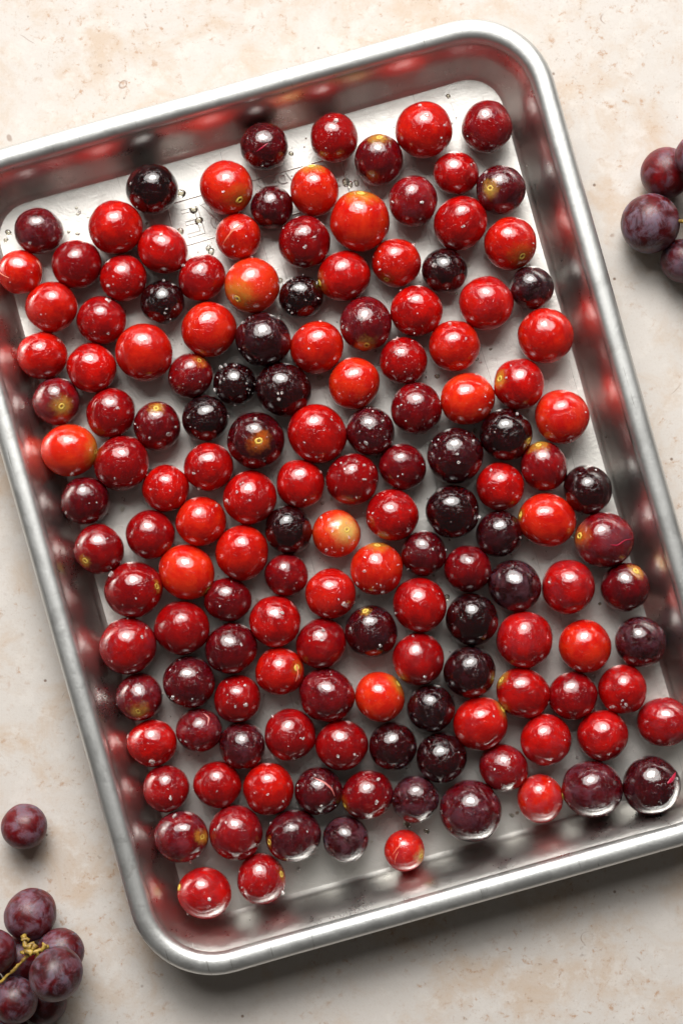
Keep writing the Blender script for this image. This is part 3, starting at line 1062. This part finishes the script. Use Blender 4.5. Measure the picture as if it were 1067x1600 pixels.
def add_shard(p, nrm, size):
    vs, fs = shard(R, size)
    q = Vector((0, 0, 1)).rotation_difference(Vector(nrm))
    q = q @ Matrix.Rotation(R.uniform(0, 6.28), 4, 'Z').to_quaternion()
    if R.random() < .5:
        q = q @ Matrix.Rotation(R.uniform(-.9, .9), 4, 'X').to_quaternion()
    o_ = len(SV)
    for v in vs:
        SV.append(tuple(Vector(p) + q @ v))
    for f in fs: SF.append(tuple(o_ + i for i in f))


def salt_density(x, y):
    d = 5 + 17 * math.exp(-(((x - 430) / 240) ** 2 + ((y - 590) / 260) ** 2))
    d += 9 * math.exp(-(((x - 560) / 230) ** 2 + ((y - 780) / 230) ** 2))
    d += 8 * math.exp(-(((x - 450) / 200) ** 2 + ((y - 1150) / 160) ** 2))
    return d


for i, row in enumerate(rows):
    x, y, rp_ = row[:3]
    nn = int(salt_density(x, y) * R.uniform(.1, 1.6) * 0.75)
    for _ in range(nn):
        a = R.uniform(0, 6.28)
        s = math.sqrt(R.random()) * 0.985
        n_ = Vector((s * math.cos(a), s * math.sin(a), math.sqrt(1 - s * s)))
        size = min(0.0012, 0.00014 + 0.00027 * R.expovariate(1.0))
        p = Vector(C3[i]) + n_ * (R3[i] * 1.0 + size * 0.12)
        add_shard(p, n_, size)
# larger flakes where the photograph shows them
for (x, y, s) in [(478, 391, 5), (677, 419, 5), (694, 415, 3), (175, 478, 5), (171, 476, 4), (346, 575, 5), (337, 610, 4), (368, 636, 4), (365, 650, 4),
                  (118, 735, 5), (312, 765, 4), (372, 768, 4), (384, 1069, 4), (386, 1098, 5), (370, 1100, 3), (421, 1283, 5), (330, 1397, 6), (291, 1430, 5),
                  (441, 1392, 5), (425, 1117, 4), (196, 1147, 5), (782, 1083, 4), (853, 1097, 4), (752, 1085, 4), (747, 808, 5), (474, 1150, 4), (519, 829, 3),
                  (528, 1176, 4), (503, 1254, 4), (845, 1140, 3), (575, 1268, 4), (443, 1247, 3), (420, 1235, 3), (569, 728, 4), (620, 745, 3), (570, 870, 3),
                  (637, 890, 3), (593, 1006, 4), (706, 195, 4), (655, 172, 4), (401, 657, 4), (455, 655, 4), (437, 618, 4), (484, 548, 4), (474, 517, 3), (520, 505, 4)]:
    gi = gidx(x, y)
    gx, gy, gr = rows[gi][:3]
    ox, oy = (x - gx) / gr, -(y - gy) / gr
    L = math.hypot(ox, oy)
    if L > 0.97: ox, oy, L = ox / L * .97, oy / L * .97, .97
    n_ = Vector((ox, oy, math.sqrt(1 - L * L)))
    sz = s * 0.00021
    add_shard(Vector(C3[gi]) + n_ * (R3[gi] + sz * .3), n_, sz)
# on the pan floor
cs, sn = math.cos(TH), math.sin(TH)
cnt = 0
while cnt < 620:
    lx, ly = R.uniform(-0.099, 0.099), R.uniform(-0.141, 0.141)
    wx, wy = PC[0] + cs * lx - sn * ly, PC[1] + sn * lx + cs * ly
    px, py = wx * FPX / 0.719 + 533.5, 800 - wy * FPX / 0.719
    if R.random() * 32 > salt_density(px, py) + 3: continue
    size = min(0.0010, 0.00016 + 0.00020 * R.expovariate(1.0))
    if any((wx - C3[i][0]) ** 2 + (wy - C3[i][1]) ** 2 < (0.35 * R3[i]) ** 2 for i in range(len(rows))): continue
    add_shard((wx, wy, FLOOR + 0.0004 + size * .45), (0, 0, 1), size)
    cnt += 1
sm = mesh('salt_flakes', SV, SF, smooth=False)
o = link('salt_flakes', sm, M_SALT)
tag(o, 'coarse white salt flakes scattered over the grapes and the pan', 'salt', kind='stuff')

# oil drops: low domes on floor and walls
DV, DF = [], []


def drop(c, nrm, rad, flat):
    q = Vector((0, 0, 1)).rotation_difference(Vector(nrm))
    n, m = 18, 6
    o_ = len(DV)
    ph = R.uniform(0, 6.28)
    amp = R.uniform(.05, .25)
    for i in range(m):
        t = i / m * math.pi / 2
        hz = math.sin(t) ** 1.5
        for j in range(n):
            a = 2 * math.pi * j / n
            rr = rad * math.cos(t) * (1 + amp * math.sin(2 * a + ph) + amp * .4 * math.sin(3 * a))
            DV.append(tuple(Vector(c) + q @ Vector((rr * math.cos(a), rr * math.sin(a), rad * flat * hz))))
    DV.append(tuple(Vector(c) + q @ Vector((0, 0, rad * flat))))
    top = len(DV) - 1
    DV.append(tuple(Vector(c) + q @ Vector((0, 0, -0.00002))))
    bot = len(DV) - 1
    for i in range(m - 1):
        for j in range(n):
            a, b = o_ + i * n + j, o_ + i * n + (j + 1) % n
            DF.append((a, b, b + n, a + n))
    for j in range(n):
        DF.append((o_ + (m - 1) * n + j, o_ + (m - 1) * n + (j + 1) % n, top))
        DF.append((o_ + (j + 1) % n, o_ + j, bot))


def wall_pt(side, s, f):
    """point and normal on an inner wall in the world; side 0 right 1 top 2 left 3 bottom, s along, f height 0..1"""
    d = 0.0151 + (0.0090 - 0.0151) * f
    z = 0.0066 + (0.0195 - 0.0066) * f
    k = 1 / math.hypot(1, .47)
    if side == 0: l, n_ = (HW - d, s), (-k, 0, .47 * k)
    elif side == 2: l, n_ = (-(HW - d), s), (k, 0, .47 * k)
    elif side == 1: l, n_ = (s, HL - d), (0, -k, .47 * k)
    else: l, n_ = (s, -(HL - d)), (0, k, .47 * k)
    p = (PC[0] + cs * l[0] - sn * l[1], PC[1] + sn * l[0] + cs * l[1], z + 0.0004)
    return p, (cs * n_[0] - sn * n_[1], sn * n_[0] + cs * n_[1], n_[2])


for _ in range(150):
    lx, ly = R.uniform(-0.098, 0.098), R.uniform(-0.140, 0.140)
    wx, wy = PC[0] + cs * lx - sn * ly, PC[1] + sn * lx + cs * ly
    if any((wx - C3[i][0]) ** 2 + (wy - C3[i][1]) ** 2 < (0.45 * R3[i]) ** 2 for i in range(len(rows))): continue
    drop((wx, wy, FLOOR + 0.0004), (0, 0, 1), min(.0016, .0004 + R.expovariate(1) * .0004), R.uniform(.22, .4))
for (x, y, rr) in [(14, 364, 1.3), (10, 375, .9), (120, 325, .7), (125, 330, .6), (108, 362, .8), (122, 365, .9), (283, 302, 1.8), (311, 345, 1.6),
                   (282, 362, 1.5), (540, 285, 1.6), (557, 286, 1.2), (700, 150, .9), (455, 240, .9), (500, 590, 1.2), (640, 1345, 1.3), (618, 1265, .8)]:
    p = unproj(x, y, FLOOR + .0004)
    if any((p[0] - C3[i][0]) ** 2 + (p[1] - C3[i][1]) ** 2 < (0.40 * R3[i]) ** 2 for i in range(len(rows))): continue
    drop(tuple(p), (0, 0, 1), rr * .001, .35)
for _ in range(90):
    side = R.choice((0, 0, 1, 2, 3))
    p, n_ = wall_pt(side, R.uniform(-.09, .09) if side in (1, 3) else R.uniform(-.13, .13), R.uniform(0, 1))
    drop(p, n_, R.uniform(.00015, .00055), R.uniform(.3, .7))
p = unproj(935, 686, 0.006)
p, n_ = wall_pt(0, pan_local(935, 686)[1], 0.02)
drop(p, n_, .0016, .6)
o = link('oil_drops', mesh('oil_drops', DV, DF), M_OIL)
tag(o, 'clear oil and water drops on the floor and walls of the pan', 'oil', kind='stuff')
